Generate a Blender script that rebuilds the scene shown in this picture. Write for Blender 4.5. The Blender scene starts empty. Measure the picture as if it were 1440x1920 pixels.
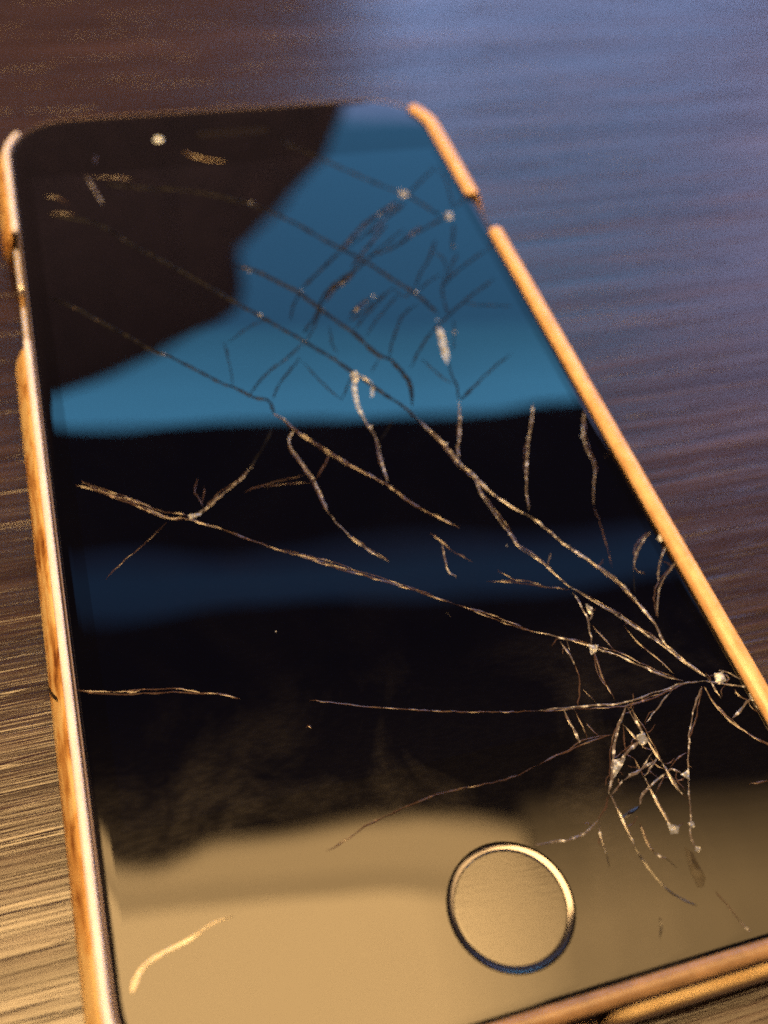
import bpy, bmesh, math, random
from mathutils import Vector, Matrix
from mathutils.geometry import delaunay_2d_cdt
S = 0.001            # all lengths below are millimetres
ZG = 8.0             # height of the glass above the table top
sc = bpy.context.scene
col = sc.collection
rnd = random.Random(7)

# ------------------------------------------------------------------ camera
cam_d = bpy.data.cameras.new('camera'); cam = bpy.data.objects.new('camera', cam_d); col.objects.link(cam)
RX, RY, RZ = (0.95471, -0.28181, 0.09543), (-0.16161, -0.76046, -0.62895), (0.24982, 0.58504, -0.77157)
m = Matrix(((RX[0], -RY[0], -RZ[0], 6.5627*S), (RX[1], -RY[1], -RZ[1], -13.8074*S), (RX[2], -RY[2], -RZ[2], (87.9635+ZG)*S), (0, 0, 0, 1)))
cam.matrix_world = m
cam_d.sensor_fit = 'VERTICAL'; cam_d.sensor_height = 4.4; cam_d.sensor_width = 3.3
cam_d.lens = 1924.3/1920*4.4
cam_d.clip_start = 0.002; cam_d.clip_end = 50
cam_d.dof.use_dof = True; cam_d.dof.focus_distance = 0.101; cam_d.dof.aperture_fstop = 1.8
sc.camera = cam

# ------------------------------------------------------------------ world: a dim room in the evening
w = bpy.data.worlds.new('World'); sc.world = w; w.use_nodes = True
w.node_tree.nodes['Background'].inputs['Color'].default_value = (0.030, 0.026, 0.046, 1)
w.node_tree.nodes['Background'].inputs['Strength'].default_value = 1.0

# ------------------------------------------------------------------ lamps
def area_lamp(name, centre, ux, uy, sx, sy, radiance):
    """rectangular lamp; ux, uy are its edge directions, light leaves along -(ux x uy)"""
    ld = bpy.data.lights.new(name, 'AREA'); ld.shape = 'RECTANGLE'; ld.size = sx*S; ld.size_y = sy*S
    peak = max(radiance); A = sx*sy*S*S
    ld.color = tuple(c/peak for c in radiance); ld.energy = peak*math.pi*A
    o = bpy.data.objects.new(name, ld); col.objects.link(o)
    ux = Vector(ux).normalized(); uz = ux.cross(Vector(uy)).normalized(); uy = uz.cross(ux)
    M = Matrix((ux, uy, uz)).transposed().to_4x4(); M.translation = Vector(centre)*S
    o.matrix_world = M
    return o
# evening window, about 1.5 m behind the phone, facing it (emits towards -y)
def window(name, x0, x1, ztop, h, slope, L, y=1500.0):
    a = math.atan(slope); ux = Vector((math.cos(a), 0, math.sin(a))); n = Vector((0, 1, 0))   # uz = +y, emits -y
    uy = n.cross(ux)
    if uy.z < 0: uy = -uy
    # need ux x uy = +y : flip ux when it comes out reversed
    if ux.cross(uy).y < 0: ux = -ux
    up = uy
    xm = (x0+x1)/2; c = Vector((xm, y, ztop + slope*(xm-x0) + ZG)) - up*(h/2)
    area_lamp(name, c, ux, up, (x1-x0)/math.cos(a), h, L)
B = (0.40, 1.62, 2.85)
def sc3(c, k): return tuple(v*k for v in c)

for zt, hh, kk in ((1432, 60, 1.50), (1372, 60, 1.40), (1312, 60, 1.16), (1252, 60, .92)):
    window('window_light', -260, 1180, zt, hh, 0.13, sc3(B, kk))
window('window_light', -260, 1180, 1192, 470, 0.13, (0.27, 1.02, 1.98))
window('window_light', -260, 1180, 722, 560, 0.13, (0.80, 1.25, 2.45))
window('window_light', 1180, 2900, 1619, 1260, 0.13, (1.25, 1.50, 2.75))
window('window_light', 475, 660, 830, 720, 0.02, (0.40, 0.55, 1.0), 1498)
window('window_light', -420, 2300, 2095, 60, 0.19, (0.07, 0.20, 0.46), 1500)  # dim strips stand in for the ceiling lit by the window
window('window_light', -420, 2300, 2035, 120, 0.19, (0.075, 0.23, 0.52), 1500)
window('window_light', -420, 2300, 1915, 80, 0.19, (0.06, 0.12, 0.28), 1500)
# warm lamp overhead, in graded panels; its wavy edge stands in for blocking fingers
HL = 1200.0
def ceiling_panel(name, u0, u1, v0, v1, L, tilt=-9.5):
    """u along the shade, v across it, both at height HL; (0,0) hangs above the phone's lower left corner"""
    k = HL/600.0; a = math.radians(tilt); U = Vector((math.cos(a), math.sin(a), 0)); V = Vector((-math.sin(a), math.cos(a), 0))
    o = Vector((-32*k, 254*k, HL+ZG))
    c = o + U*((u0+u1)/2*k) + V*((v0+v1)/2*k)
    area_lamp(name, c, U, V, (u1-u0)*k, (v1-v0)*k, L)
W1 = (19.0, 11.2, 4.2)
EDGE = [(-300, 4), (-40, 3), (-14, -3), (4, -11), (24, -11), (44, -4), (60, 3), (90, 6), (120, 8), (160, 13), (200, 12), (235, 6), (262, -2)]
def edge_at(u):
    for (a, va), (b, vb) in zip(EDGE, EDGE[1:]):
        if a <= u <= b: return va+(vb-va)*(u-a)/(b-a)
US = [-300, -40, -28] + [-20+7*k for k in range(41)]
for ua, ub in zip(US, US[1:]):
    ub = min(ub, 262)
    if ub <= ua: break
    vt = edge_at((ua+ub)/2)
    ceiling_panel('lamp_light', ua, ub, vt-5, vt, sc3(W1, .20))
    ceiling_panel('lamp_light', ua, ub, vt-10, vt-5, sc3(W1, .46))
    ceiling_panel('lamp_light', ua, ub, -27, vt-10, sc3(W1, .64))
ceiling_panel('lamp_light', -300, 262, -44, -27, sc3(W1, .54))
ceiling_panel('lamp_light', -300, 190, -310, -44, sc3(W1, 1.0))
for k in range(6):
    ceiling_panel('lamp_light', 190+14*k, 204+14*k, -290, -44, sc3(W1, .93-.085*k))
for k in range(6):
    ceiling_panel('lamp_light', 274+38*k, 312+38*k, -260, -62, sc3(W1, .42-.045*k))
US2 = [262+24*k for k in range(11)]
for k in range(10):
    for q in range(8):
        t = (q+.5)/8; v0 = -62+9.5*q; lo = max(.0, .36-.022*k)
        ceiling_panel('lamp_light', US2[k], US2[k+1], v0, v0+9.5, sc3(W1, lo*(1-t)**.9+.045*(1-t)+.012))

# ------------------------------------------------------------------ render settings
sc.view_settings.view_transform = 'Standard'; sc.view_settings.look = 'None'
sc.view_settings.exposure = 0; sc.view_settings.gamma = 1
sc.cycles.use_denoising = False
sc.cycles.use_adaptive_sampling = True; sc.cycles.adaptive_threshold = 0.12; sc.cycles.adaptive_min_samples = 16
sc.cycles.max_bounces = 6
sc.cycles.pixel_filter_type = 'BLACKMAN_HARRIS'; sc.cycles.filter_width = 1.7

# ------------------------------------------------------------------ material helpers
class N:
    def __init__(s, name):
        s.m = bpy.data.materials.new(name); s.m.use_nodes = True; s.t = s.m.node_tree; s.b = s.t.nodes['Principled BSDF']
        s.out = s.t.nodes['Material Output']
    def n(s, typ, **kw):
        x = s.t.nodes.new(typ)
        for k, v in kw.items():
            if k.startswith('i_'):
                key = k[2:].replace('_', ' ')
                x.inputs[int(key) if key.isdigit() else key].default_value = v
            else: setattr(x, k, v)
        return x
    def l(s, a, b): s.t.links.new(a, b)
    def coord(s, rot=0.0, scale=(1, 1, 1)):
        tc = s.n('ShaderNodeTexCoord'); mp = s.n('ShaderNodeMapping')
        mp.inputs['Rotation'].default_value = (0, 0, rot); mp.inputs['Scale'].default_value = scale
        s.l(tc.outputs['Object'], mp.inputs['Vector']); return mp.outputs['Vector']
    def noise(s, vec, scale, detail=2.0, rough=.5, dist=0.0):
        x = s.n('ShaderNodeTexNoise'); x.inputs['Scale'].default_value = scale; x.inputs['Detail'].default_value = detail
        x.inputs['Roughness'].default_value = rough; x.inputs['Distortion'].default_value = dist
        s.l(vec, x.inputs['Vector']); return x.outputs['Fac']
    def ramp(s, fac, stops):
        x = s.n('ShaderNodeValToRGB'); e = x.color_ramp.elements
        while len(e) < len(stops): e.new(.5)
        for k, (p, c) in enumerate(stops):
            e[k].position = p; e[k].color = (c, c, c, 1) if not isinstance(c, tuple) else c + (1,)
        s.l(fac, x.inputs['Fac']); return x.outputs['Color']
    def bump(s, h, dist, strength=1.0, prev=None):
        x = s.n('ShaderNodeBump'); x.inputs['Distance'].default_value = dist; x.inputs['Strength'].default_value = strength
        s.l(h, x.inputs['Height'])
        if prev is not None: s.l(prev, x.inputs['Normal'])
        return x.outputs['Normal']
    def math(s, op, a, b=None):
        x = s.n('ShaderNodeMath', operation=op)
        for k, v in enumerate((a, b)):
            if v is None: continue
            if isinstance(v, (int, float)): x.inputs[k].default_value = v
            else: s.l(v, x.inputs[k])
        return x.outputs[0]
    def set(s, **kw):
        for k, v in kw.items():
            key = k.replace('_', ' ')
            s.b.inputs[key].default_value = v + (1,) if isinstance(v, tuple) and len(v) == 3 else v
        return s

def simple(name, base, rough, metal=0.0, spec=.5):
    return N(name).set(Base_Color=base, Roughness=rough, Metallic=metal, Specular_IOR_Level=spec).m

# dark wood-grain laminate
T = N('dark_wood_laminate'); T.set(Specular_IOR_Level=.68)
v1 = T.coord(math.radians(2.2), (46, 2300, 600)); v2 = T.coord(math.radians(2.2), (22, 700, 300)); v3 = T.coord(math.radians(2.2), (10, 90, 60))
n1 = T.noise(v1, 1.0, 3, .6, .15); n2 = T.noise(v2, 1.0, 3, .55, .3); n3 = T.noise(v3, 1.0, 2)
v4 = T.coord(math.radians(2.6), (40, 1500, 500)); n4 = T.noise(v4, 1.0, 1.0, .5, .1)
pores = T.ramp(n4, [(.62, 0.0), (.68, 1.0)])
mix = T.math('ADD', T.math('MULTIPLY', n1, .45), T.math('ADD', T.math('MULTIPLY', n2, .35), T.math('MULTIPLY', n3, .2)))
c = T.ramp(mix, [(.32, (.0075, .0038, .0042)), (.5, (.020, .0105, .0125)), (.68, (.050, .028, .030))])
T.l(c, T.b.inputs['Base Color'])
n5 = T.noise(T.coord(math.radians(2.2), (7, 330, 100)), 1.0, 3, .6, .2)
T.l(T.ramp(n5, [(.34, .42), (.64, .78)]), T.b.inputs['Specular IOR Level'])
T.l(T.ramp(n2, [(.3, .19), (.7, .28)]), T.b.inputs['Roughness'])
bm1 = T.bump(n1, 0.000055, 1.0); bm2 = T.bump(n2, 0.00005, 1.0, bm1); bm3 = T.bump(pores, 0.00004, 1.0, bm2)
T.l(bm3, T.b.inputs['Normal'])
M_TABLE = T.m

# glass of the phone front: black behind, smeared with finger grease
def front_glass(name, spec, base):
    G = N(name); G.set(Base_Color=base, Specular_IOR_Level=spec, IOR=1.5, Roughness=.015)
    v = G.coord()
    wob = G.bump(G.noise(v, 48, 0.0), 0.00013, 1.0)
    wob = G.bump(G.noise(v, 130, 0.0), 0.000012, 1.0, wob)
    G.l(wob, G.b.inputs['Normal'])
    # greasy film: a faint rough second reflection in smudges
    sm = G.ramp(G.noise(v, 75, 4, .6, .6), [(.45, .02), (.72, .22)])
    fine = G.ramp(G.noise(G.coord(.6, (900, 2600, 900)), 1, 2), [(.35, .55), (.7, 1.0)])
    film = G.n('ShaderNodeBsdfPrincipled'); film.inputs['Base Color'].default_value = (.035, .030, .026, 1)
    film.inputs['Roughness'].default_value = .34; film.inputs['Specular IOR Level'].default_value = .6
    mx = G.n('ShaderNodeMixShader'); sep = G.n('ShaderNodeSeparateXYZ'); G.l(v, sep.inputs[0])
    low = G.ramp(G.math('MULTIPLY', sep.outputs['Y'], 10.0), [(.20, 1.0), (.36, .05)])
    G.l(G.math('MULTIPLY', G.math('MULTIPLY', sm, fine), low), mx.inputs[0])
    G.l(G.b.outputs[0], mx.inputs[1]); G.l(film.outputs[0], mx.inputs[2]); G.l(mx.outputs[0], G.out.inputs['Surface'])
    return G.m
M_GLASS = front_glass('black_bezel_glass', .40, (.0008, .0008, .0018))
M_DISP = front_glass('black_display_glass', .62, (.0006, .0006, .0018))

# gold painted case, worn
Cc = N('worn_gold_paint'); Cc.set(Roughness=.42, Specular_IOR_Level=.5, Metallic=.15)
v = Cc.coord(0, (1, .22, 1)); a = Cc.noise(v, 900, 4, .62, .4); b = Cc.noise(Cc.coord(), 130, 3, .6)
wear = Cc.math('ADD', Cc.math('MULTIPLY', a, .6), Cc.math('MULTIPLY', b, .5))
Cc.l(Cc.ramp(wear, [(.41, (.20, .070, .018)), (.47, (.50, .25, .075)), (.54, (.72, .43, .16)), (.62, (.86, .64, .32))]), Cc.b.inputs['Base Color'])
Cc.l(Cc.bump(a, 0.00004), Cc.b.inputs['Normal'])
M_CASE = Cc.m
Rm = N('gold_rim_paint'); Rm.set(Roughness=.30, Specular_IOR_Level=.7)
a = Rm.noise(Rm.coord(0, (1, .5, 1)), 700, 3, .6); Rm.l(Rm.ramp(a, [(.3, (.52, .31, .14)), (.65, (.74, .50, .265))]), Rm.b.inputs['Base Color'])
Rm.l(Rm.bump(a, 0.00002), Rm.b.inputs['Normal'])
M_RIM = Rm.m
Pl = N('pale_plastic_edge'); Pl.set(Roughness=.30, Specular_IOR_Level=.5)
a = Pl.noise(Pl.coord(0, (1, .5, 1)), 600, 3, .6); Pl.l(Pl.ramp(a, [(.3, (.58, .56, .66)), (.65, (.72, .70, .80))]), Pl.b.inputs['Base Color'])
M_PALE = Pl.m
Br = N('shaded_rim_paint'); Br.set(Roughness=.38, Specular_IOR_Level=.5)  # bottom rim: its weaker light is put into a browner colour
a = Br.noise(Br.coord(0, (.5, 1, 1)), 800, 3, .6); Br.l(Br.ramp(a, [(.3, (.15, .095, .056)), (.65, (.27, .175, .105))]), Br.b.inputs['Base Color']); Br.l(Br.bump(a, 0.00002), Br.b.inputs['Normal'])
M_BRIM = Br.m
Fl = N('lit_gold_paint'); Fl.set(Roughness=.36, Specular_IOR_Level=.5)  # paler gold: light from above on the lower wall put into the colour
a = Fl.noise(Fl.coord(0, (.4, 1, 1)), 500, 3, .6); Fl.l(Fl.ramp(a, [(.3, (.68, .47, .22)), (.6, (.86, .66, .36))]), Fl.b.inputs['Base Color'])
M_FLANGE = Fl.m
M_METAL = N('rose_aluminium').set(Base_Color=(.20, .16, .16), Roughness=.5, Metallic=.7).m
M_BUTTON = N('polished_aluminium').set(Base_Color=(.86, .80, .78), Roughness=.30, Metallic=.6).m
M_DARK = simple('dark_plastic', (.010, .009, .010), .4)
M_RING = N('steel_ring').set(Base_Color=(.16, .155, .165), Roughness=.12, Metallic=.95).m
M_SLOT = simple('speaker_mesh', (.006, .004, .003), .7, 0, .08)
Le = N('lens_highlight').set(Base_Color=(.80, .84, .92), Roughness=.25, Metallic=.3); M_LENS = Le.m; Le.set(Base_Color=(.72, .84, 1.0), Roughness=.18, Metallic=0.0, Specular_IOR_Level=1.0)  # the lens highlight is painted as a pale base colour

# broken glass edges
def crack_mat(name, lo, hi, rough, spread=.62, spec=.6):
    K = N(name); K.set(Roughness=rough, Specular_IOR_Level=spec)
    a = K.noise(K.coord(), 1500, 2, .6)
    K.l(K.ramp(a, [(.45, lo), (spread, lo), (.74, hi)]), K.b.inputs['Base Color'])  # pale noise flecks paint sparkle into the broken edges
    return K.m
M_CR = {'d': crack_mat('dim_crack', (.004, .004, .005), (.10, .08, .07), .5, .68, .10),
        'r': crack_mat('fine_crack', (.050, .030, .024), (.26, .18, .15), .28),
        'b': crack_mat('bright_crack', (.095, .085, .092), (.82, .88, 1.0), .18, .53),  # bluish flecks: window glints put into the colour
        'k': crack_mat('dark_crack', (.004, .003, .004), (.012, .009, .008), .3),  # near-black splinters
        'a': crack_mat('amber_crack', (.16, .10, .03), (.34, .22, .08), .3),
        'y': crack_mat('lamp_glint_crack', (.80, .72, .55), (.90, .84, .70), .25)}  # lamp reflection along a crack, painted as a pale streak
M_CHIP = crack_mat('glass_chip', (.16, .18, .23), (.88, .95, 1.0), .15, .50)  # bluish white tint stands in for window light caught by the chips
M_GOUGE = simple('scuffed_glass', (.020, .016, .010), .30, 0, .25)

# ------------------------------------------------------------------ mesh helpers
def P3(x, y, z): return (x*S, y*S, (z+ZG)*S)
def obj(name, bm, mat, parent=None, smooth=False):
    me = bpy.data.meshes.new(name); bmesh.ops.recalc_face_normals(bm, faces=bm.faces) if smooth != 'keep' else None
    bm.to_mesh(me); bm.free()
    if smooth is True:
        for p in me.polygons: p.use_smooth = True
    for mm in (mat if isinstance(mat, list) else [mat]): me.materials.append(mm)
    o = bpy.data.objects.new(name, me); col.objects.link(o)
    if parent is not None: o.parent = parent
    return o
def thing(name, label, cat, loc=(0, 0, 0)):
    o = bpy.data.objects.new(name, None); o.empty_display_size = .01; col.objects.link(o)
    o['label'] = label; o['category'] = cat; return o
def box(bm, x0, x1, y0, y1, z0, z1):
    vs = [bm.verts.new(P3(x, y, z)) for z in (z0, z1) for x, y in ((x0, y0), (x1, y0), (x1, y1), (x0, y1))]
    for f in ((3, 2, 1, 0), (4, 5, 6, 7), (0, 1, 5, 4), (1, 2, 6, 5), (2, 3, 7, 6), (3, 0, 4, 7)): bm.faces.new([vs[k] for k in f])
    return vs

# rounded-rectangle outline of the phone at glass level: list of (x, y, nx, ny, s-tag)
X0, X1, Y0, Y1, RAD = .3, 65.5, .35, 137.6, 9.5
def outline(step=1.2, nc=14):
    """closed, starts at upper left corner's lower end, goes down the left side, along the bottom, up the right, along the top"""
    pts = []
    def line(ax, ay, bx, by, nx, ny):
        n = max(2, int(math.hypot(bx-ax, by-ay)/step))
        for k in range(n): t = k/n; pts.append((ax+(bx-ax)*t, ay+(by-ay)*t, nx, ny))
    def arc(cx, cy, a0, a1):
        for k in range(nc):
            a = math.radians(a0+(a1-a0)*k/nc); pts.append((cx+RAD*math.cos(a), cy+RAD*math.sin(a), math.cos(a), math.sin(a)))
    line(X0, Y1-RAD, X0, Y0+RAD, -1, 0); arc(X0+RAD, Y0+RAD, 180, 270)
    line(X0+RAD, Y0, X1-RAD, Y0, 0, -1); arc(X1-RAD, Y0+RAD, 270, 360)
    line(X1, Y0+RAD, X1, Y1-RAD, 1, 0); arc(X1-RAD, Y1-RAD, 0, 90)
    line(X1-RAD, Y1, X0+RAD, Y1, 0, 1); arc(X0+RAD, Y1-RAD, 90, 180)
    return pts
OUT = outline()
def loft(bm, rings, closed=True, capa=False, capb=False):
    R = [[bm.verts.new(P3(*p)) for p in r] for r in rings]
    n = len(R[0])
    for a, b in zip(R, R[1:]):
        for k in range(n if closed else n-1):
            bm.faces.new((a[k], a[(k+1) % n], b[(k+1) % n], b[k]))
    if capa: bm.faces.new(R[0])
    if capb: bm.faces.new(R[-1][::-1])
    return R
def ring_at(n, z): return [(x+nx*n, y+ny*n, z) for x, y, nx, ny in OUT]
def fill(bm, loops, z, holes=True):
    """flat face between an outline and its holes"""
    vs, ed = [], []
    for lp in loops:
        o = len(vs); vs += [Vector(p) for p in lp]; ed += [(o+k, o+(k+1) % len(lp)) for k in range(len(lp))]
    r = delaunay_2d_cdt(vs, ed, [], 1, 1e-6)
    def hollow(x, y): return (DX0 < x < DX1 and DY0 < y < DY1) or math.hypot(x-BC[0], y-BC[1]) < RO*.998
    V = [bm.verts.new(P3(p.x, p.y, z)) for p in r[0]]
    for f in r[2]:
        if hollow(sum(r[0][k].x for k in f)/len(f), sum(r[0][k].y for k in f)/len(f)): continue
        try: bm.faces.new([V[k] for k in f])
        except ValueError: pass

# ------------------------------------------------------------------ table
table = thing('table', 'dark brown wood grain tabletop that the phone lies on', 'table')
bm = bmesh.new(); box(bm, -600, 800, -350, 900, -ZG-28, -ZG)
bmesh.ops.bevel(bm, geom=[e for e in bm.edges], offset=2*S, segments=2, affect='EDGES')
obj('tabletop', bm, M_TABLE, table)
for lx in (-540, 740):
    for ly in (-290, 840):
        bm = bmesh.new(); box(bm, lx-28, lx+28, ly-28, ly+28, -ZG-740, -ZG-28.2)
        obj('leg', bm, M_TABLE, table)

# ------------------------------------------------------------------ phone
phone = thing('smartphone', 'black fronted smartphone with a badly cracked screen and round home button', 'smartphone')
bm = bmesh.new()
prof = [(-.05, -.45), (-.04, -.12), (.0, -.07), (.08, -.09), (.2, -.25), (.42, -.7), (.68, -1.9), (.76, -3.4), (.68, -4.9), (.35, -6.2), (-.3, -6.85), (-1.5, -7.0)]
loft(bm, [ring_at(n, z) for n, z in prof], True, False, True)
obj('body', bm, M_METAL, phone, True)
# cover glass: a flat sheet with a curved edge, and a hole for the home button
DX0, DX1, DY0, DY1 = 2.8, 63.3, 23.2, 122.4
BC, RO, RI = (33.47, 8.92), 5.62, 4.92
disp_loop = [(DX0, DY0), (DX1, DY0), (DX1, DY1), (DX0, DY1)]
hole = [(BC[0]+RO*math.cos(2*math.pi*k/96), BC[1]+RO*math.sin(2*math.pi*k/96)) for k in range(96)]
bm = bmesh.new()
fill(bm, [[(x-nx*1.3, y-ny*1.3) for x, y, nx, ny in OUT], disp_loop, hole], 0.0)
ngl = len(bm.faces)
loft(bm, [ring_at(n, z) for n, z in ((-1.3, 0), (-1.0, -.010), (-.64, -.045), (-.34, -.11), (-.14, -.22), (-.07, -.45))])
bm.faces.ensure_lookup_table()
for f in bm.faces: f.smooth = f.index >= ngl or False
bm.faces.index_update()
for k, f in enumerate(bm.faces): f.smooth = k >= ngl
glass = obj('cover_glass', bm, M_GLASS, phone)
if glass.data.polygons[0].normal.z < 0: glass.data.flip_normals()
bm = bmesh.new(); bm.faces.new([bm.verts.new(P3(x, y, 0.0)) for x, y in disp_loop])
display = obj('display', bm, M_DISP, phone)
if display.data.polygons[0].normal.z < 0: display.data.flip_normals()
# home button and its sloping steel ring
bm = bmesh.new()
def circ(r, z, n=96): return [(BC[0]+r*math.cos(2*math.pi*k/n), BC[1]+r*math.sin(2*math.pi*k/n), z) for k in range(n)]
loft(bm, [circ(RO-.2, -.02, 160), circ((RO+RI)/2, -.066, 160), circ(RI+.05, -.118, 160)])
loft(bm, [circ(RO-.2, -.8), circ(RO-.2, -.02)]); loft(bm, [circ(RI+.05, -.118), circ(RI+.05, -.8)])
ring = obj('button_ring', bm, M_RING, phone, True)
bm = bmesh.new(); loft(bm, [circ(RO+.01, -.01), circ(RO+.01, -.78), circ(RI-.3, -.79)])
obj('button_well', bm, M_DARK, phone, True)
Bt = N('home_button_glass'); Bt.set(Base_Color=(.012, .010, .008), Roughness=.10, Specular_IOR_Level=.55)
v_ = Bt.coord(); 
Bt.l(Bt.bump(Bt.noise(Bt.coord(.9, (500, 2600, 500)), 1, 2, .6), 0.000006), Bt.b.inputs['Normal'])
bm = bmesh.new(); loft(bm, [circ(RI, -.8), circ(RI, -.15), circ(RI-.05, -.134), circ(RI-.2, -.13)], True, False, True)
obj('home_button', bm, Bt.m, phone)
# front camera and speaker slot
def disc(cx, cy, r, zs, n=32):
    bm = bmesh.new(); loft(bm, [[(cx+r*f*math.cos(2*math.pi*k/n), cy+r*f*math.sin(2*math.pi*k/n), z) for k in range(n)] for f, z in zs], True, False, True); return bm
obj('front_camera', disc(21.93, 130.0, .72, ((1, .008), (.85, .14), (.6, .25), (.3, .31), (.1, .325))), M_LENS, phone, True)
bm = bmesh.new()
def stadium(x0, x1, y, r, n=10):
    L = [(x1+r*math.sin(math.pi*k/n), y-r*math.cos(math.pi*k/n)) for k in range(n+1)]
    return L + [(x0-r*math.sin(math.pi*k/n), y+r*math.cos(math.pi*k/n)) for k in range(n+1)]
loft(bm, [[(x, y, z) for x, y in stadium(28.6, 38.2, 130.6, r)] for r, z in ((.85, .004), (.75, .03), (.62, .012))], True, False, True)
obj('earpiece', bm, M_SLOT, phone)
# volume buttons on the left edge, power button on the right
def side_button(name, y0, y1, side, prot=.62):
    bm = bmesh.new(); xb = X0-.55 if side < 0 else X1+.55
    rings = []
    for n, shr in ((0, 0), (prot*.75, 0), (prot, .25)):
        rr = .95-shr; L = []
        for k in range(9): a = math.pi*k/8; L.append((xb+side*n, y1-.95+rr*math.sin(a), -2.2+rr*math.cos(a)))
        for k in range(9): a = math.pi*k/8; L.append((xb+side*n, y0+.95-rr*math.sin(a), -2.2-rr*math.cos(a)))
        rings.append(L)
    loft(bm, rings, True, False, True)
    return obj(name, bm, M_BUTTON if side < 0 else M_DARK, phone)
side_button('volume_button', 99.6, 108.6, -1); side_button('volume_button', 87.2, 96.4, -1)
side_button('power_button', 100.9, 108.4, 1, .45)

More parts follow.
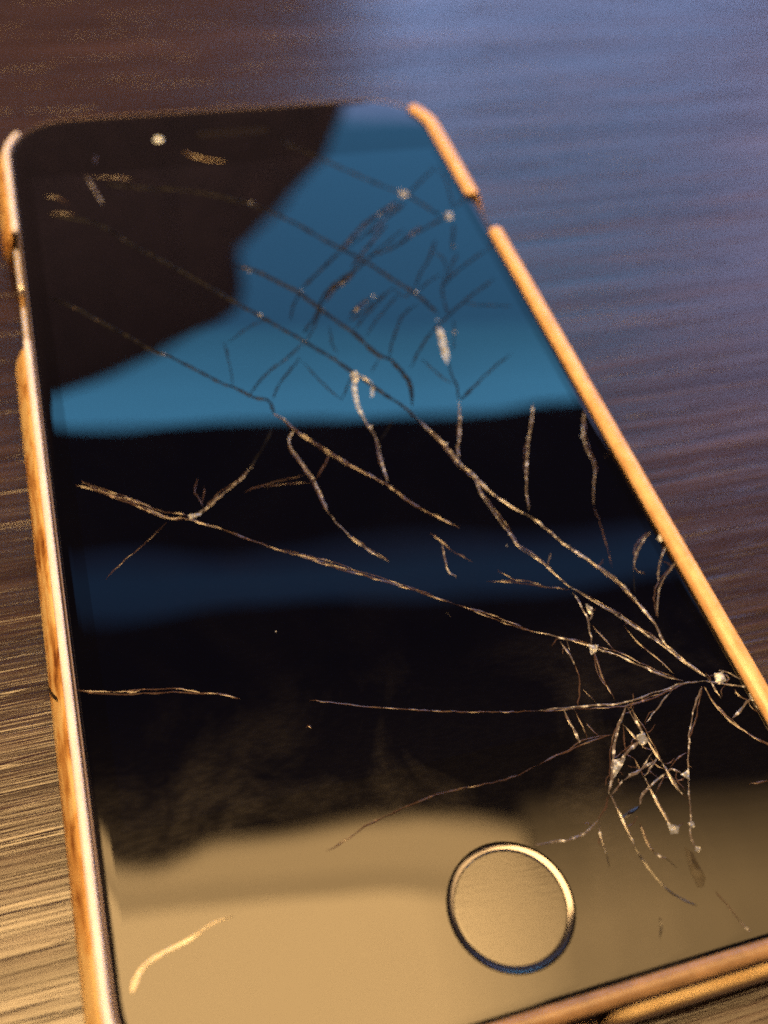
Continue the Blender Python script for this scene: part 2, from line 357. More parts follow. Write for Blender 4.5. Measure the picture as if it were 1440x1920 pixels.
CRACKS=[
('d',0.34,[(39.82,127.70),(45.60,121.31),(49.46,116.90),(52.40,113.67),(55.53,111.01),(56.99,108.47),(58.90,105.11)]),
('d',0.22,[(55.85,110.68),(59.01,113.99),(62.37,117.12)]),
('k',0.46,[(53.93,109.33),(50.08,106.58),(47.02,104.32),(42.48,99.17)]),
('d',0.34,[(42.48,99.17),(38.47,95.42),(35.23,92.18)]),
('d',0.24,[(54.41,108.18),(50.33,105.23),(47.34,102.62),(44.06,100.14)]),
('d',0.30,[(60.48,104.87),(56.82,102.81),(53.29,101.18),(50.40,98.77),(46.08,97.38),(43.31,94.62),(40.05,92.85),(37.22,89.61),(36.43,87.34),(33.35,83.54)]),
('k',0.46,[(55.26,102.79),(53.29,101.18),(51.93,99.89)]),
('k',0.46,[(43.07,94.31),(41.03,92.34),(38.68,91.04)]),
('d',0.40,[(12.98,119.57),(17.44,118.00),(22.45,116.88),(27.51,114.94),(32.31,111.73),(34.71,109.54),(37.82,106.12),(41.01,101.49),(43.00,99.09),(45.31,96.31),(47.97,91.52),(50.09,88.53),(51.69,84.13)]),
('d',0.30,[(50.13,74.66),(49.66,73.05),(49.78,70.49),(49.14,68.03)]),
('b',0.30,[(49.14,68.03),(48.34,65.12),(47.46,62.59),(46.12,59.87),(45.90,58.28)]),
('d',0.42,[(27.32,98.30),(29.93,96.83),(32.81,93.38),(34.56,91.51),(36.63,87.31),(38.14,84.79),(39.81,81.96),(41.41,77.57),(42.98,76.68),(43.44,74.91),(44.19,72.13),(43.18,68.25)]),
('d',0.36,[(4.51,113.33),(9.10,111.39),(11.73,109.26),(14.52,104.84),(17.34,101.68),(20.54,97.70),(23.59,93.82),(27.91,88.29),(30.81,84.62),(32.94,81.86),(35.54,78.36),(36.89,76.42),(37.61,75.01),(40.02,71.39),(42.52,67.45),(43.00,66.17)]),
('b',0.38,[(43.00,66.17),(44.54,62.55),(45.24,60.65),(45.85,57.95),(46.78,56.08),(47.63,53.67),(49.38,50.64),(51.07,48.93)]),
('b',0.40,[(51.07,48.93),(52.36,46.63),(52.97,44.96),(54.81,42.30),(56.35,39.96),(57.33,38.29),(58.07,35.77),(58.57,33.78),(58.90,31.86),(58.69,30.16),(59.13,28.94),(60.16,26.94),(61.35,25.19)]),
('d',0.30,[(2.78,95.95),(6.00,93.17),(9.30,89.17),(11.60,86.73),(14.52,82.92),(15.98,82.26),(18.73,79.23),(21.42,76.16),(22.74,75.25),(24.69,73.02),(26.51,72.40),(26.36,69.97)]),
('r',0.34,[(26.36,69.97),(27.29,69.25),(28.23,66.94),(30.03,64.58),(31.44,62.59),(33.01,60.58),(35.15,58.23),(36.86,56.24),(38.37,53.52),(40.08,51.59),(42.72,48.93)]),
('d',0.18,[(23.06,83.65),(22.91,79.41),(22.63,75.65)]),
('d',0.20,[(32.87,81.57),(30.28,79.33),(27.06,77.00),(25.35,75.22),(23.98,73.34)]),
('d',0.20,[(31.78,79.05),(29.37,76.27),(27.53,74.06),(26.94,72.59)]),
('d',0.16,[(31.89,78.34),(32.89,75.23),(34.02,72.54),(34.90,70.78)]),
('d',0.20,[(36.78,83.97),(36.31,80.53),(36.57,78.87)]),
('d',0.20,[(41.44,76.97),(39.93,74.87)]),
('d',0.22,[(49.63,86.37),(47.23,84.91),(45.32,82.03),(43.74,79.18),(42.87,77.00)]),
('d',0.24,[(47.32,90.14),(43.53,87.42),(40.65,84.99),(39.31,84.58)]),
('k',0.46,[(43.75,88.71),(41.89,87.37),(40.03,85.63)]),
('d',0.20,[(46.34,89.39),(41.55,84.83),(40.06,82.86)]),
('d',0.22,[(56.52,99.42),(53.92,94.90),(51.89,92.50),(50.11,89.32)]),
('d',0.20,[(55.32,96.75),(56.44,95.34),(55.59,91.88)]),
('d',0.26,[(60.31,102.67),(59.76,101.07),(58.02,96.68)]),
('d',0.22,[(62.85,95.91),(59.72,93.96),(56.56,91.72),(53.75,88.71)]),
('d',0.22,[(61.92,89.65),(58.88,87.83),(55.78,85.64),(52.91,83.26),(50.19,81.16),(47.24,77.93),(44.97,74.62)]),
('d',0.18,[(62.33,83.83),(58.46,84.50),(56.00,85.60)]),
('d',0.20,[(46.83,75.97),(48.02,73.06),(49.21,70.89)]),
('d',0.20,[(58.85,74.78),(55.70,72.92),(51.98,70.07),(49.60,67.94)]),
('d',0.20,[(53.37,82.42),(52.72,80.07),(51.43,76.75)]),
('d',0.20,[(61.60,106.44),(64.82,109.10)]),
('b',0.30,[(36.54,67.71),(37.14,65.17),(37.40,63.10),(37.04,61.19),(36.71,58.99),(36.73,57.09)]),
('d',0.16,[(37.40,63.10),(39.12,65.13),(40.16,66.36)]),
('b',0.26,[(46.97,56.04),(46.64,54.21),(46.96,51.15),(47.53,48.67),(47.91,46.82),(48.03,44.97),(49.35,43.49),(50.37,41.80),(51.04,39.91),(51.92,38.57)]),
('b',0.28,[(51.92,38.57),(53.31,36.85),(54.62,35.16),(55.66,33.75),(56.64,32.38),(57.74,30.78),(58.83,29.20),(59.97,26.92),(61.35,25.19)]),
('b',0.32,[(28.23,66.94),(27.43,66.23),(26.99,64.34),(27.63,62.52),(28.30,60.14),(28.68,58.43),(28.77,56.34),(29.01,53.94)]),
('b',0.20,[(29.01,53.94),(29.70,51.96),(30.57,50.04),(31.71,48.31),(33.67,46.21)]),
('r',0.20,[(28.58,58.78),(29.74,60.17),(30.75,61.63),(31.44,62.59)]),
('r',0.16,[(27.83,59.99),(25.12,59.74),(21.99,59.34),(20.50,58.86)]),
('r',0.14,[(28.13,58.71),(25.58,59.08),(22.86,59.16)]),
('d',0.20,[(25.98,68.27),(23.98,64.94),(22.86,63.49),(21.35,61.49)]),
('b',0.20,[(22.57,62.96),(20.18,60.20),(17.93,59.08),(15.82,57.21),(14.20,56.56)]),
('b',0.16,[(21.49,61.30),(19.80,60.44),(17.29,58.20),(15.59,56.87)]),
('r',0.28,[(2.94,63.55),(3.86,63.12),(5.96,61.59),(8.19,59.89),(10.22,58.17),(11.73,56.86),(13.95,56.39),(15.49,55.38),(17.25,54.26)]),
('r',0.18,[(3.56,63.97),(6.02,62.12),(8.80,60.22),(11.16,57.97),(12.97,57.43),(13.85,56.86)]),
('b',0.30,[(13.51,56.56),(15.49,55.38),(17.25,54.26)]),
('r',0.22,[(17.25,54.26),(20.24,51.91),(22.89,50.02),(25.07,48.68),(27.03,47.17),(29.22,45.76),(30.42,45.21),(33.51,43.12),(36.16,41.41),(38.82,39.43)]),
('r',0.16,[(22.94,50.23),(25.49,48.73),(28.55,46.98),(30.91,44.89)]),
('r',0.20,[(38.82,39.43),(41.75,37.61),(43.77,36.00),(45.86,34.32)]),
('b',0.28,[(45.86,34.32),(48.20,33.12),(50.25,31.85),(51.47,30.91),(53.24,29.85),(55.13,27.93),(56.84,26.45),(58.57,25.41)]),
('r',0.12,[(11.65,56.36),(9.69,54.57),(7.65,53.07),(5.83,51.64),(4.43,50.30)]),
('r',0.12,[(15.87,57.50),(15.52,58.81),(15.18,60.21),(15.89,61.89)]),
('r',0.10,[(15.60,57.94),(16.18,59.22),(16.37,60.59)]),
('r',0.22,[(0.33,38.25),(2.05,37.43),(3.94,36.81),(5.89,36.52),(7.82,36.06),(9.44,35.85),(11.85,35.10),(13.63,34.50),(15.02,33.75)]),
('r',0.20,[(4.50,37.26),(5.41,36.63),(6.34,36.94)]),
('r',0.16,[(21.39,32.05),(23.82,31.24),(26.55,30.11),(29.48,29.12),(32.75,28.15),(36.11,27.23),(40.05,26.28),(42.82,25.73)]),
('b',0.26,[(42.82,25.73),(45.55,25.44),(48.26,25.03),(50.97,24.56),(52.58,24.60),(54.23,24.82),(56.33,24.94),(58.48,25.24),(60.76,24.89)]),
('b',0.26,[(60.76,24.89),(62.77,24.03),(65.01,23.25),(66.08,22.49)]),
('r',0.20,[(51.48,24.01),(53.96,24.27),(56.54,24.64),(58.40,25.07)]),
('r',0.18,[(43.15,41.45),(45.60,40.77),(46.88,40.41),(48.97,39.44),(51.52,38.52)]),
('r',0.14,[(44.78,42.53),(45.82,41.36),(46.57,40.41)]),
('b',0.26,[(51.73,38.12),(51.95,36.18),(51.98,34.39),(51.47,32.69),(51.11,31.46)]),
('r',0.22,[(51.11,31.46),(50.79,29.39),(50.56,27.55),(50.77,25.03)]),
('b',0.20,[(53.00,35.73),(52.53,34.81),(51.98,34.26)]),
('r',0.16,[(52.10,33.69),(52.73,31.94),(53.21,30.32)]),
('b',0.30,[(48.00,32.64),(48.42,31.23),(48.37,29.71)]),
('b',0.22,[(48.78,32.65),(48.61,31.26)]),
('r',0.24,[(48.37,29.71),(48.26,28.09),(47.60,26.58),(46.85,25.37)]),
('r',0.20,[(48.09,26.89),(48.77,25.27)]),
('b',0.34,[(45.33,25.31),(45.38,23.70),(45.46,22.17),(45.44,21.60)]),
('r',0.26,[(46.37,25.06),(46.42,23.45),(46.33,21.95)]),
('r',0.20,[(46.98,23.43),(47.20,22.38),(47.58,21.82)]),
('b',0.20,[(45.33,25.31),(46.73,25.09)]),
('r',0.22,[(49.04,21.64),(47.26,21.50),(45.35,21.39),(42.69,20.91),(40.71,20.50)]),
('r',0.15,[(40.71,20.50),(37.57,19.80),(35.24,19.84),(31.83,19.99),(29.75,19.98),(27.60,19.64),(25.62,19.26)]),
('r',0.17,[(27.60,19.64),(25.62,19.26),(23.68,18.93),(21.67,18.09),(19.35,17.36)]),
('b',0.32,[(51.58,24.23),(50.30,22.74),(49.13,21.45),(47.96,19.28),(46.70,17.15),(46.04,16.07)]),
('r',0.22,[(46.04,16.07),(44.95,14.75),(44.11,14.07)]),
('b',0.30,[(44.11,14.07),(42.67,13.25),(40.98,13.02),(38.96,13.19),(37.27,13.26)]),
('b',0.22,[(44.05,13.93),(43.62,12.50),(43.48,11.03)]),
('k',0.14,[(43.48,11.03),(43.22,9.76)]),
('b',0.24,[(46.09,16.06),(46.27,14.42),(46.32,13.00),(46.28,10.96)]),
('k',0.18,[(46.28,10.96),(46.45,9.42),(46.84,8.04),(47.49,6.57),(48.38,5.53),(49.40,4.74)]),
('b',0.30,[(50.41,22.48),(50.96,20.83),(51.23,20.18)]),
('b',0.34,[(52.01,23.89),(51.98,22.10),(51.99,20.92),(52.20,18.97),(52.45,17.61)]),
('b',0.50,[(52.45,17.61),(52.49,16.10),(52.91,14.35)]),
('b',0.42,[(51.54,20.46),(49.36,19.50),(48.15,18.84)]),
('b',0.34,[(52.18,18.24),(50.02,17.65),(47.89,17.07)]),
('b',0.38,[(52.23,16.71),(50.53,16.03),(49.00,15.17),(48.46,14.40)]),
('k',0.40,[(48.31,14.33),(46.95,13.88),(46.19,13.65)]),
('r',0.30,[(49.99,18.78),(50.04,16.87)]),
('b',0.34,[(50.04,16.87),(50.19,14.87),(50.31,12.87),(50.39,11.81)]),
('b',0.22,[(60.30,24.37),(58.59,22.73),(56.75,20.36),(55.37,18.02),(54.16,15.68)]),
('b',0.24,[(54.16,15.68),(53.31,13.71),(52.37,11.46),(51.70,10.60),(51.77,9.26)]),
('r',0.18,[(52.98,17.08),(54.08,17.77),(55.45,18.18)]),
('r',0.28,[(60.46,24.33),(60.51,22.46),(61.03,20.51),(61.96,18.91),(63.66,16.92),(65.12,15.80)]),
('b',0.18,[(57.03,24.77),(54.97,23.42),(52.66,21.94)]),
('b',0.34,[(61.56,20.38),(62.98,21.07),(64.30,21.98),(65.33,21.61)]),
('r',0.26,[(63.40,23.26),(63.65,22.26),(64.18,21.77)]),
('b',0.30,[(62.85,25.67),(63.94,25.03),(64.90,23.72)]),
('r',0.20,[(61.35,25.19),(62.59,25.41),(63.67,24.77),(62.77,24.03)]),
('b',0.30,[(63.91,43.83),(61.92,42.48),(60.44,40.76),(59.49,39.05)]),
('d',0.16,[(59.49,39.05),(58.37,36.41)]),
('b',0.24,[(64.85,41.61),(63.15,39.94),(62.15,38.46),(61.59,37.20)]),
('b',0.28,[(65.41,39.67),(63.03,37.97),(61.51,36.64),(60.37,34.97),(59.50,33.08)]),
('b',0.26,[(58.19,65.62),(57.16,63.39),(55.30,60.13),(54.33,57.69),(52.77,54.26),(51.78,51.74),(51.30,49.68)]),
('b',0.26,[(64.09,63.25),(62.15,59.30),(61.74,57.06),(61.63,54.12),(60.35,51.85),(59.01,48.84)]),
('r',0.14,[(59.01,48.84),(58.56,45.29),(57.39,40.25)]),
('b',0.26,[(63.34,55.42),(64.14,55.78)]),
('k',0.14,[(45.71,4.68),(45.44,3.83),(44.91,3.06)]),
('r',0.16,[(51.57,5.51),(52.04,4.10),(52.48,2.58)]),
('b',0.26,[(52.43,2.68),(52.65,2.02),(52.95,1.53)]),
('r',0.22,[(47.72,12.85),(47.63,11.99),(47.53,11.00),(47.76,9.93)]),
('b',0.34,[(47.76,9.93),(48.16,9.53),(48.64,9.20)]),
('k',0.14,[(48.64,9.20),(49.22,8.21)]),
('r',0.18,[(55.46,32.92),(56.08,30.30),(57.36,28.24),(58.04,26.42)]),
('b',0.18,[(50.46,42.00),(50.93,42.85),(51.45,43.48)]),
('b',0.40,[(10.30,122.37),(10.92,119.20),(11.88,114.75)]),
('r',0.30,[(4.32,117.80),(6.09,117.28),(7.15,115.46)]),
('r',0.34,[(4.54,113.70),(6.30,113.43),(8.03,112.80)]),
('r',0.26,[(11.18,121.57),(13.41,121.26),(17.57,120.00)]),
('a',0.36,[(25.17,126.23),(26.17,125.09),(27.38,124.21),(29.07,123.41),(30.82,122.88)]),
('r',0.26,[(12.36,127.23),(11.95,125.03)]),
('r',0.26,[(39.21,48.92),(40.07,47.76),(40.75,46.12)]),
('b',0.26,[(40.07,47.76),(39.85,46.02),(39.43,43.50),(40.18,42.69)]),
('r',0.20,[(40.75,46.12),(42.57,44.25)]),
('b',0.16,[(37.70,38.73),(37.92,38.01)]),
('r',0.20,[(20.35,29.30),(20.71,29.49),(20.88,29.11)]),
('r',0.20,[(59.76,13.74),(60.61,13.69),(62.00,13.57)]),
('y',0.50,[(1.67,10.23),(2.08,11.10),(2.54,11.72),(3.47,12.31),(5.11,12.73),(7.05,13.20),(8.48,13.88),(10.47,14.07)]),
('r',0.20,[(65.30,45.26),(65.26,44.08),(65.12,42.71)]),
('b',0.30,[(64.79,43.40),(65.12,42.71)]),
('k',0.30,[(54.93,109.05),(52.18,106.79),(49.58,104.31),(47.58,102.08)]),
('k',0.30,[(50.58,104.16),(47.61,100.82),(43.02,95.49)]),
('k',0.34,[(41.69,93.38),(38.88,90.66),(37.35,88.71)]),
('d',0.22,[(46.08,97.38),(48.77,99.39),(52.67,102.55)]),
('d',0.20,[(59.01,96.52),(56.69,93.25),(55.03,89.99)]),
('d',0.20,[(23.71,83.53),(26.95,86.03),(29.18,86.69)]),
('d',0.22,[(35.23,92.18),(33.02,88.69),(32.22,86.15)]),
('d',0.20,[(36.63,87.31),(35.02,84.60),(33.28,81.80)]),
('d',0.20,[(41.09,81.42),(43.19,84.21),(45.49,86.53),(47.41,88.42)]),
('d',0.20,[(50.09,88.53),(52.24,90.46),(54.85,92.01)]),
('b',0.20,[(50.96,20.83),(51.99,20.92)]),
('b',0.22,[(48.15,18.84),(47.34,17.93),(46.41,16.52)]),
('b',0.20,[(47.89,17.07),(47.01,16.37),(46.20,15.92)]),
('b',0.20,[(51.99,19.02),(50.34,17.74),(50.02,17.65)]),
('b',0.24,[(52.23,16.71),(53.24,17.02),(53.85,16.20)]),
('r',0.20,[(52.91,14.35),(53.26,13.73)]),
('r',0.20,[(47.96,19.28),(50.03,20.07),(51.54,20.46)]),
('b',0.22,[(61.35,25.19),(61.47,23.90),(61.52,22.65)]),
('b',0.24,[(65.01,23.25),(65.43,22.34),(65.51,20.95)]),
('b',0.20,[(64.76,23.69),(65.01,22.69),(64.28,21.74)]),
('b',0.20,[(64.54,21.43),(64.73,20.35),(65.23,19.62)]),
('r',0.20,[(52.58,24.60),(51.77,23.76),(51.58,24.23)]),
('b',0.20,[(51.58,24.23),(51.79,22.56),(51.99,20.92)]),
('b',0.18,[(47.96,19.28),(48.29,18.41),(49.36,19.50)]),
('b',0.20,[(50.04,16.87),(52.18,18.24)]),
('r',0.18,[(50.19,14.87),(52.23,16.71)]),
('r',0.18,[(49.99,18.78),(49.36,19.50),(50.41,22.48)]),
('d',0.20,[(62.85,95.91),(64.67,97.50)]),
('d',0.20,[(55.59,91.88),(53.75,88.71),(52.91,83.26)]),
('d',0.20,[(50.11,89.32),(48.32,87.71),(47.32,90.14)]),
('d',0.20,[(62.37,117.12),(63.08,114.56),(61.60,106.44)]),
('d',0.20,[(52.91,83.26),(55.78,85.64)]),
('d',0.18,[(42.87,77.00),(42.98,76.68)]),
('d',0.20,[(34.90,70.78),(37.61,75.01)]),
('d',0.20,[(51.98,70.07),(49.28,68.01)])]
CHIPS=[
[(50.70,81.60),(51.38,80.95),(50.93,78.08),(50.53,75.59),(49.74,74.33),(49.73,76.25)],
[(37.27,75.27),(38.05,75.32),(38.13,74.14),(37.39,72.94),(37.08,73.57)],
[(36.92,73.22),(37.49,73.30),(37.05,71.49),(36.86,69.11),(36.88,67.28),(36.59,67.43),(36.35,69.20),(36.50,71.22)],
[(38.15,74.72),(38.81,74.11),(39.28,73.34),(39.02,72.91),(38.46,73.60)],
[(39.24,73.45),(39.61,72.32),(38.95,70.75),(38.50,70.36),(39.00,71.87)],
[(47.91,19.18),(49.24,19.24),(48.54,18.46),(47.16,17.42),(47.25,18.22)],
[(50.16,12.23),(51.17,11.61),(50.72,11.05),(50.06,11.17)],
[(53.65,16.25),(54.75,16.59),(54.26,15.44)],
[(52.14,11.78),(52.73,11.74),(52.59,11.25),(52.10,11.27)],
[(51.74,9.62),(52.18,9.41),(51.84,8.99),(51.55,9.16)],
[(62.25,25.49),(63.15,25.40),(63.10,24.40),(62.19,24.11),(61.88,24.56)],
[(64.66,22.52),(65.95,22.59),(66.01,21.82),(64.87,21.35),(64.40,21.84)],
[(51.29,21.04),(52.12,21.07),(52.13,20.14),(51.31,19.88),(51.05,20.28)],
[(54.69,111.54),(55.90,111.64),(55.89,110.54),(54.57,110.05)],
[(59.90,105.36),(60.94,105.47),(60.66,103.92),(59.70,103.80)],
[(13.99,56.99),(15.14,56.97),(15.68,57.39),(15.37,56.62),(14.10,56.28)],
[(65.03,42.65),(64.72,43.26),(64.04,42.71),(64.48,42.23)],
[(64.99,40.29),(65.80,40.57),(65.56,39.56),(64.89,39.56)],
[(52.54,36.39),(53.12,35.71),(52.56,35.01),(52.33,35.34)],
[(50.72,31.68),(51.77,31.30),(51.23,30.65),(50.53,30.42)]]
GOUGES=[
[(50.75,9.82),(51.27,9.03),(51.34,6.78),(50.81,6.09),(50.20,6.16),(50.17,7.33)],
[(56.15,11.40),(57.53,11.32),(57.90,10.17),(56.56,8.80),(55.51,8.71),(55.44,10.01)]]
SPECKS=[(19.97,40.34,0.10),(46.97,45.51,0.14),(28.99,96.87,0.30),(36.62,87.52,0.35),(39.88,81.95,0.30),(44.20,88.97,0.28),(34.96,91.67,0.25),(32.39,112.11,0.30),(55.05,112.18,0.25),(15.25,82.59,0.40),(58.57,97.59,0.30),(51.25,82.79,0.25),(52.72,80.07,0.30),(55.63,33.83,0.22),(64.92,42.44,0.20),(54.81,42.30,0.20),(45.15,61.37,0.35),(37.19,65.78,0.30),(55.33,60.21,0.26),(62.11,59.22,0.30),(36.86,56.24,0.22),(32.94,81.86,0.30),(28.52,87.86,0.30),(50.16,88.75,0.25)]

# cracks: ragged little ridges of broken glass standing a few hundredths of a millimetre proud
def resample(P, step):
    out = [P[0]]
    for a, b in zip(P, P[1:]):
        d = math.hypot(b[0]-a[0], b[1]-a[1]); n = max(1, int(d/step))
        for k in range(1, n+1): out.append((a[0]+(b[0]-a[0])*k/n, a[1]+(b[1]-a[1])*k/n))
    return out
def smooth_line(P, it=2):
    for _ in range(it):
        if len(P) < 3: return P
        Q = [P[0]]
        for a, b in zip(P, P[1:]): Q += [(a[0]*.75+b[0]*.25, a[1]*.75+b[1]*.25), (a[0]*.25+b[0]*.75, a[1]*.25+b[1]*.75)]
        P = Q + [P[-1]]
    return P
def crack(kind, wd, P):
    P = resample(smooth_line(P, 1), .55 if kind != 'y' else .9)
    n = len(P); bm = bmesh.new(); rows = []
    wob = rnd.random()*9
    for k, (x, y) in enumerate(P):
        a = P[max(0, k-1)]; b = P[min(n-1, k+1)]; dx, dy = b[0]-a[0], b[1]-a[1]; L = math.hypot(dx, dy) or 1; nx, ny = -dy/L, dx/L
        t = min(1, (k+.6)/2.5, (n-1-k+.6)/2.5)
        w_ = wd*.5*t*(rnd.uniform(.8, 1.1) if kind == 'k' else rnd.uniform(.5, 1.2) if kind != 'y' else (1.15-.85*k/n)*rnd.uniform(.85, 1.1))
        j = rnd.uniform(-.07, .07) if kind != 'y' else 0
        if kind == 'k': j *= .5
        x += nx*j; y += ny*j; r = rnd.uniform(-.6, .6)*w_
        h = wd*rnd.uniform(.08, .34) + .012
        rows.append([bm.verts.new(P3(x-nx*w_, y-ny*w_, .006)), bm.verts.new(P3(x+nx*r, y+ny*r, h)), bm.verts.new(P3(x+nx*w_, y+ny*w_, .006))])
    for a, b in zip(rows, rows[1:]):
        bm.faces.new((a[0], a[1], b[1], b[0])); bm.faces.new((a[1], a[2], b[2], b[1]))
    bmesh.ops.triangulate(bm, faces=bm.faces)
    o = obj('crack', bm, M_CR[kind], glass)
    if sum(p.normal.z for p in o.data.polygons) < 0: o.data.flip_normals()
    return o
for kind, wd, P in CRACKS:
    far = max(0, min(1, (P[0][1]-58)/40))
    crack(kind, wd*(1+.5*far if kind in 'dk' else .84), P)
    ln = sum(math.hypot(b[0]-a[0], b[1]-a[1]) for a, b in zip(P, P[1:]))
    if kind in 'br' and ln > 6 and wd > .17:
        # a fainter second strand that runs beside the first for part of its length
        Q = resample(P, 1.0); a = rnd.randint(0, len(Q)//3); b = rnd.randint(2*len(Q)//3, len(Q)); Q = Q[a:b]; sg = rnd.choice((-1, 1)); off = rnd.uniform(.22, .42)
        if len(Q) > 3:
            D = []
            for k, (x, y) in enumerate(Q):
                u = Q[min(k+1, len(Q)-1)]; v_ = Q[max(k-1, 0)]; dx, dy = u[0]-v_[0], u[1]-v_[1]; L_ = math.hypot(dx, dy) or 1
                o_ = off*sg*max(0, math.sin(math.pi*k/(len(Q)-1)))**.6
                D.append((x-dy/L_*o_, y+dx/L_*o_))
            crack('r', .13, D)
    if kind == 'b' and P[0][0] > 30 and P[0][1] < 52 and ln > 2:
        for _ in range(1):       # splinters leaving the main line
            k = rnd.randint(0, len(P)-2); t = rnd.random(); x = P[k][0]+(P[k+1][0]-P[k][0])*t; y = P[k][1]+(P[k+1][1]-P[k][1])*t
            a = rnd.uniform(0, 6.28); r_ = rnd.uniform(.8, 2.2)
            crack('r', .12, [(x, y), (x+r_*.5*math.cos(a), y+r_*.5*math.sin(a)), (x+r_*math.cos(a+.4), y+r_*math.sin(a+.4))])
def inside(P, x, y):
    r = False
    for (ax, ay), (bx, by) in zip(P, P[1:]+P[:1]):
        if (ay > y) != (by > y) and x < (bx-ax)*(y-ay)/(by-ay)+ax: r = not r
    return r
def chip(name, P, mat, h):
    P = [q for a, b in zip(P, P[1:]+P[:1]) for q in (a, ((a[0]+b[0])/2+rnd.uniform(-.06, .06), (a[1]+b[1])/2+rnd.uniform(-.06, .06)))]
    xs, ys = [p[0] for p in P], [p[1] for p in P]; st = max(.16, (max(xs)-min(xs)+max(ys)-min(ys))/12)
    pts = [Vector(p) for p in P]; nb = len(P)
    for _ in range(160):
        x, y = rnd.uniform(min(xs), max(xs)), rnd.uniform(min(ys), max(ys))
        if inside(P, x, y) and all((v.x-x)**2+(v.y-y)**2 > st*st for v in pts): pts.append(Vector((x, y)))
    r = delaunay_2d_cdt(pts, [(k, (k+1) % nb) for k in range(nb)], [], 1, 1e-6)
    bm = bmesh.new(); V = []
    for k, v in enumerate(r[0]):
        edge = any((v.x-p[0])**2+(v.y-p[1])**2 < 1e-6 for p in P)
        V.append(bm.verts.new(P3(v.x, v.y, .006 if edge else .01+h*rnd.uniform(.1, 1))))
    for f in r[2]:
        try: bm.faces.new([V[k] for k in f])
        except ValueError: pass
    o = obj(name, bm, mat, glass)
    if sum(p.normal.z*p.area for p in o.data.polygons) < 0: o.data.flip_normals()
    return o
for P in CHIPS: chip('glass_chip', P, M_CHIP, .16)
for P in GOUGES[:1]: chip('scuff', P, M_GOUGE, .05)
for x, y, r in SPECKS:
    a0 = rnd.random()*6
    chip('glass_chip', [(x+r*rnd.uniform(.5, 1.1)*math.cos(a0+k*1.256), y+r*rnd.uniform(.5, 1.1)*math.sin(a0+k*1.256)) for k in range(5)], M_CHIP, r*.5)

# ------------------------------------------------------------------ case
case = thing('phone_case', 'worn gold snap-on phone case wrapped round the cracked smartphone', 'phone case')
bm = bmesh.new()
loft(bm, [ring_at(n, z) for n, z in ((.2, -7.06), (1.2, -7.05), (1.5, -7.35), (1.1, -7.9), (.2, -7.98))], True, True, True)
obj('back_shell', bm, M_CASE, case, True)
# the run of the outline that carries the case, as (x, y, nx, ny) with side weights
def side_of(p):
    """(left, bottom, right) weights of a point on the outline"""
    x, y, nx, ny = p
    l, b, r = max(0, -nx)**2, max(0, -ny)**2, max(0, nx)**2
    t = max(0, ny)**2
    if x < 30: l += t
    else: r += t
    return l, b, r
def mixw(p, L, Bm, R): l, b, r = side_of(p); return l*L+b*Bm+r*R
def run(test): return [p for p in OUT if test(p)]
left_main = [p for p in OUT if (p[0] < 36.2 and p[1] < 88.5)]
right_main = [p for p in OUT if (p[0] > 38.4 and p[1] < 101.2)]
i0 = next(k for k, p in enumerate(OUT) if p[0] < 1 and p[1] < 109.8)
ul = sorted([p for p in OUT if p[0] < 2.9 and p[1] > 109.4], key=lambda p: p[1])[::-1]
ur = sorted([p for p in OUT if p[0] > 63.2 and p[1] > 108.3], key=lambda p: p[1])
fullU = [p for p in OUT if (p[0] < 33 and p[1] < 88.5)] + [p for p in OUT if p[0] >= 33 and p[1] < 101.2]
def sweep(path, section, name, mat, endround=.8):
    """section(p, e) -> closed list of (n, z); e in 0..1 pinches the ends"""
    bm = bmesh.new(); rings = []
    n = len(path); d = [0]
    for a, b in zip(path, path[1:]): d.append(d[-1]+math.hypot(b[0]-a[0], b[1]-a[1]))
    # extra rings near both ends so that they round off
    ext = []
    for k, p in enumerate(path):
        ext.append((p, d[k]))
    def at(s):
        for k in range(n-1):
            if d[k] <= s <= d[k+1]:
                t = (s-d[k])/(d[k+1]-d[k] or 1); a, b = path[k], path[k+1]
                v = [a[q]+(b[q]-a[q])*t for q in range(4)]; L = math.hypot(v[2], v[3]); return (v[0], v[1], v[2]/L, v[3]/L)
        return path[-1]
    ss = sorted(set([d[-1]*0] + [endround*q for q in (.08, .25, .5, .75, 1)] + [x for x in d if endround < x < d[-1]-endround] + [d[-1]-endround*q for q in (1, .75, .5, .25, .08)] + [d[-1]]))
    for s in ss:
        p = at(s); q = min(1, s/endround, (d[-1]-s)/endround); e = math.sqrt(max(0, 1-(1-q)**2))*.88+.12
        rings.append([(p[0]+p[2]*nn, p[1]+p[3]*nn, z) for nn, z in section(p, e)])
    loft(bm, rings, True, True, True)
    return obj(name, bm, mat, case, True)
def pinch(sec, e):
    cn = sum(a for a, _ in sec)/len(sec); cz = sum(b for _, b in sec)/len(sec)
    return [(cn+(a-cn)*e, cz+(b-cz)*e) for a, b in sec]
def rim_section(p, e, L=(.30, 1.16, .28), Bm=(-.34, 1.32, .70), R=(-.8, 1.45, .9)):
    n0, n1, zt = (mixw(p, L[k], Bm[k], R[k]) for k in range(3))
    c, hw = (n0+n1)/2, (n1-n0)/2
    arc = [(c+hw*math.cos(math.pi*k/10), -.12+(zt+.12)*math.sin(math.pi*k/10)**.8) for k in range(11)]
    low = [(n0+.02, -.12 if zt < .5 else .03), (n1-.05, -.55)]
    sec = arc + [(max(n0, .5) if zt > .5 else n0, .03 if zt > .5 else -.5), (max(.85, n0), -.55 if zt < .5 else .0), (n1-.04, -.55 if zt < .5 else -.35)]
    return pinch(sec, e)
def n1_at(p): return mixw(p, 1.16, 1.32, 1.45)
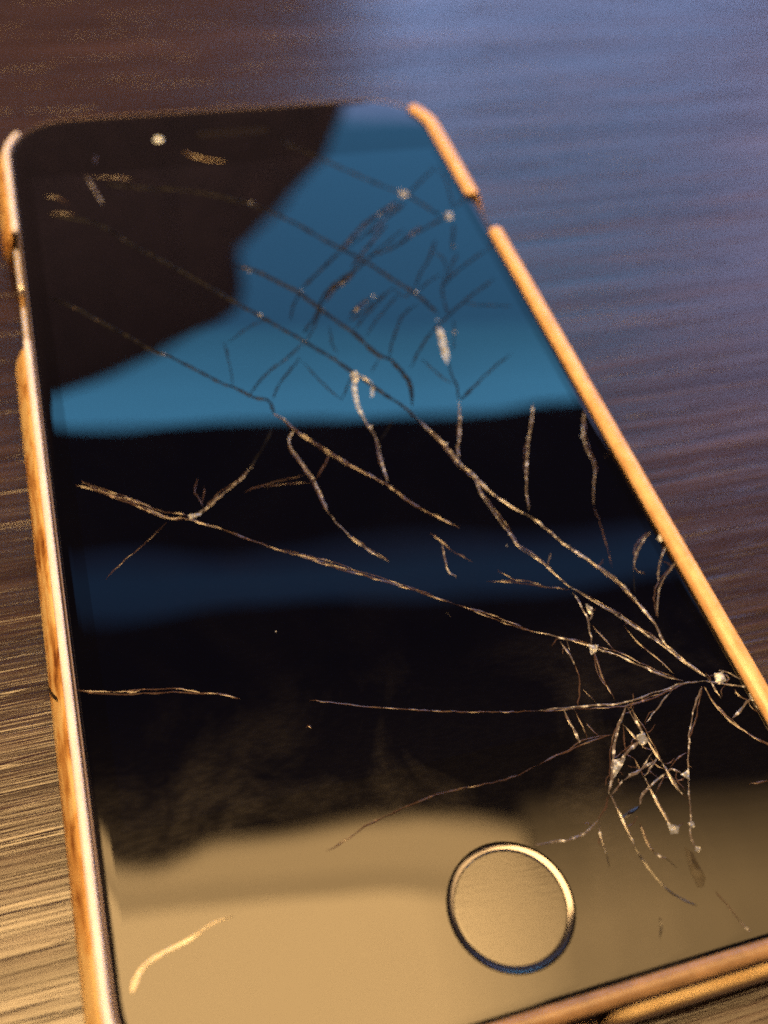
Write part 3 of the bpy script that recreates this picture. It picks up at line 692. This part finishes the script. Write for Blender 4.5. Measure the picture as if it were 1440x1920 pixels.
def wall_section(p, e):
    n1 = n1_at(p); top = mixw(p, -.10, -.4, -.4)
    sec = [(n1-.03, top), (n1+.42, top-.75), (2.35, min(-2.3, top-.9)), (2.78, -3.9), (2.72, -5.1), (2.35, -6.5), (1.75, -7.5), (1.2, -7.96),
           (1.56, -7.3), (1.75, -6.2), (1.7, -4.5), (1.35, -2.6), (max(.9, n1-.45), top-.45), (max(.82, n1-.4), top)]
    low = [(.75, -1.25), (1.45, -1.35), (1.92, -1.85), (2.12, -2.7), (2.1, -4.4), (1.95, -6.2), (1.6, -7.4), (1.2, -7.96),
           (1.25, -7.3), (1.35, -6.2), (1.3, -4.5), (1.0, -2.9), (.8, -2.1), (.7, -1.6)]
    wb = side_of(p)[1]
    sec = [(a[0]*(1-wb)+b[0]*wb, a[1]*(1-wb)+b[1]*wb) for a, b in zip(sec, low)]
    return pinch(sec, e)
sweep(left_main, wall_section, 'side_wall', M_CASE, 1.4)
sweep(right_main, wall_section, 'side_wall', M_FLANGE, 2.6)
sweep(ul, wall_section, 'side_wall', M_CASE, 1.6)
sweep(ur, wall_section, 'side_wall', M_CASE, 1.6)
lrim = [p for p in OUT if p[0] < 9.9 and p[1] < 88.5]
brim = [lrim[-1]] + [p for p in OUT if p[0] >= 9.9 and p[1] < 8.2]
rrim = [brim[-1]] + [p for p in OUT if p[0] > 60 and 8.2 <= p[1] < 101.2]
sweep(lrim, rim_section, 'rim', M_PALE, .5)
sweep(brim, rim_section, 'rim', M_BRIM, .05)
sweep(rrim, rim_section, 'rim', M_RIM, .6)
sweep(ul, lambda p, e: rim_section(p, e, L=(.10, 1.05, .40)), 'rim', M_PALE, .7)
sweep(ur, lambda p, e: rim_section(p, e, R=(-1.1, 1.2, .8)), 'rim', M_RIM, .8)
# split in the left wall's paint
bm = bmesh.new(); prev = None
secl = [(2.80, -4.0), (2.62, -3.3), (2.40, -2.3), (1.9, -1.5), (1.43, -.83), (1.05, -.2)]
for k, (n_, z) in enumerate(secl):
    t = k/(len(secl)-1); y = 41.4-5.2*t**1.15; h = .30*(1-.3*t)
    r = [bm.verts.new(P3(X0-n_-.035, y+s_*h, z+.03)) for s_ in (-1, 1)]
    if prev: bm.faces.new((prev[0], prev[1], r[1], r[0]))
    prev = r
geo = bmesh.ops.extrude_face_region(bm, geom=bm.faces[:]); bmesh.ops.translate(bm, verts=[g for g in geo['geom'] if isinstance(g, bmesh.types.BMVert)], vec=(.12*S, 0, -.05*S))
obj('paint_crack', bm, simple('crack_in_paint', (.02, .010, .004), .6), case)

# ------------------------------------------------------------------ added dark blocker before the window, shapes its mirror image in the glass
blocker_root = thing('added_blocker', 'added dark blocker mirrored as the black shape in the upper left of the glass', 'added_blocker')
def slab(name, prof_, y0, y1, bev=26):
    bm = bmesh.new()
    k = .802
    def tr(X, Z): return 6.56+(X-6.56)*k, -88+(Z+88)*k
    A = [bm.verts.new(P3(tr(*p)[0], y0, tr(*p)[1])) for p in prof_]; Bv = [bm.verts.new(P3(tr(*p)[0], y1, tr(*p)[1])) for p in prof_]
    n = len(prof_); bm.faces.new(A); bm.faces.new(Bv[::-1])
    for q in range(n): bm.faces.new((A[q], Bv[q], Bv[(q+1) % n], A[(q+1) % n]))
    bmesh.ops.recalc_face_normals(bm, faces=bm.faces)
    bmesh.ops.bevel(bm, geom=bm.edges[:], offset=bev*S, segments=3, affect='EDGES', profile=.6)
    return obj(name, bm, M_BLOCKER, blocker_root, True)
Cl = N('blocker_cloth'); Cl.set(Roughness=.9); a = Cl.noise(Cl.coord(), 60, 3)
Cl.l(Cl.ramp(a, [(.3, (.11, .115, .27)), (.7, (.25, .22, .46))]), Cl.b.inputs['Base Color']); M_BLOCKER = Cl.m
slab('blocker_high', [(-900, 1480), (-300, 1420), (-50, 1372), (120, 1315), (252, 1248), (296, 1205), (302, 1150), (304, 1062), (304, -300), (-900, -300)], 1200, 1380)
slab('blocker_side', [(180, 1150), (300, 1062), (372, 975), (440, 888), (474, 800), (484, 640), (484, -300), (180, -300)], 1190, 1600, 14)
slab('blocker_foot', [(-890, 300), (288, 300), (288, -200), (-890, -200)], 900, 1190)
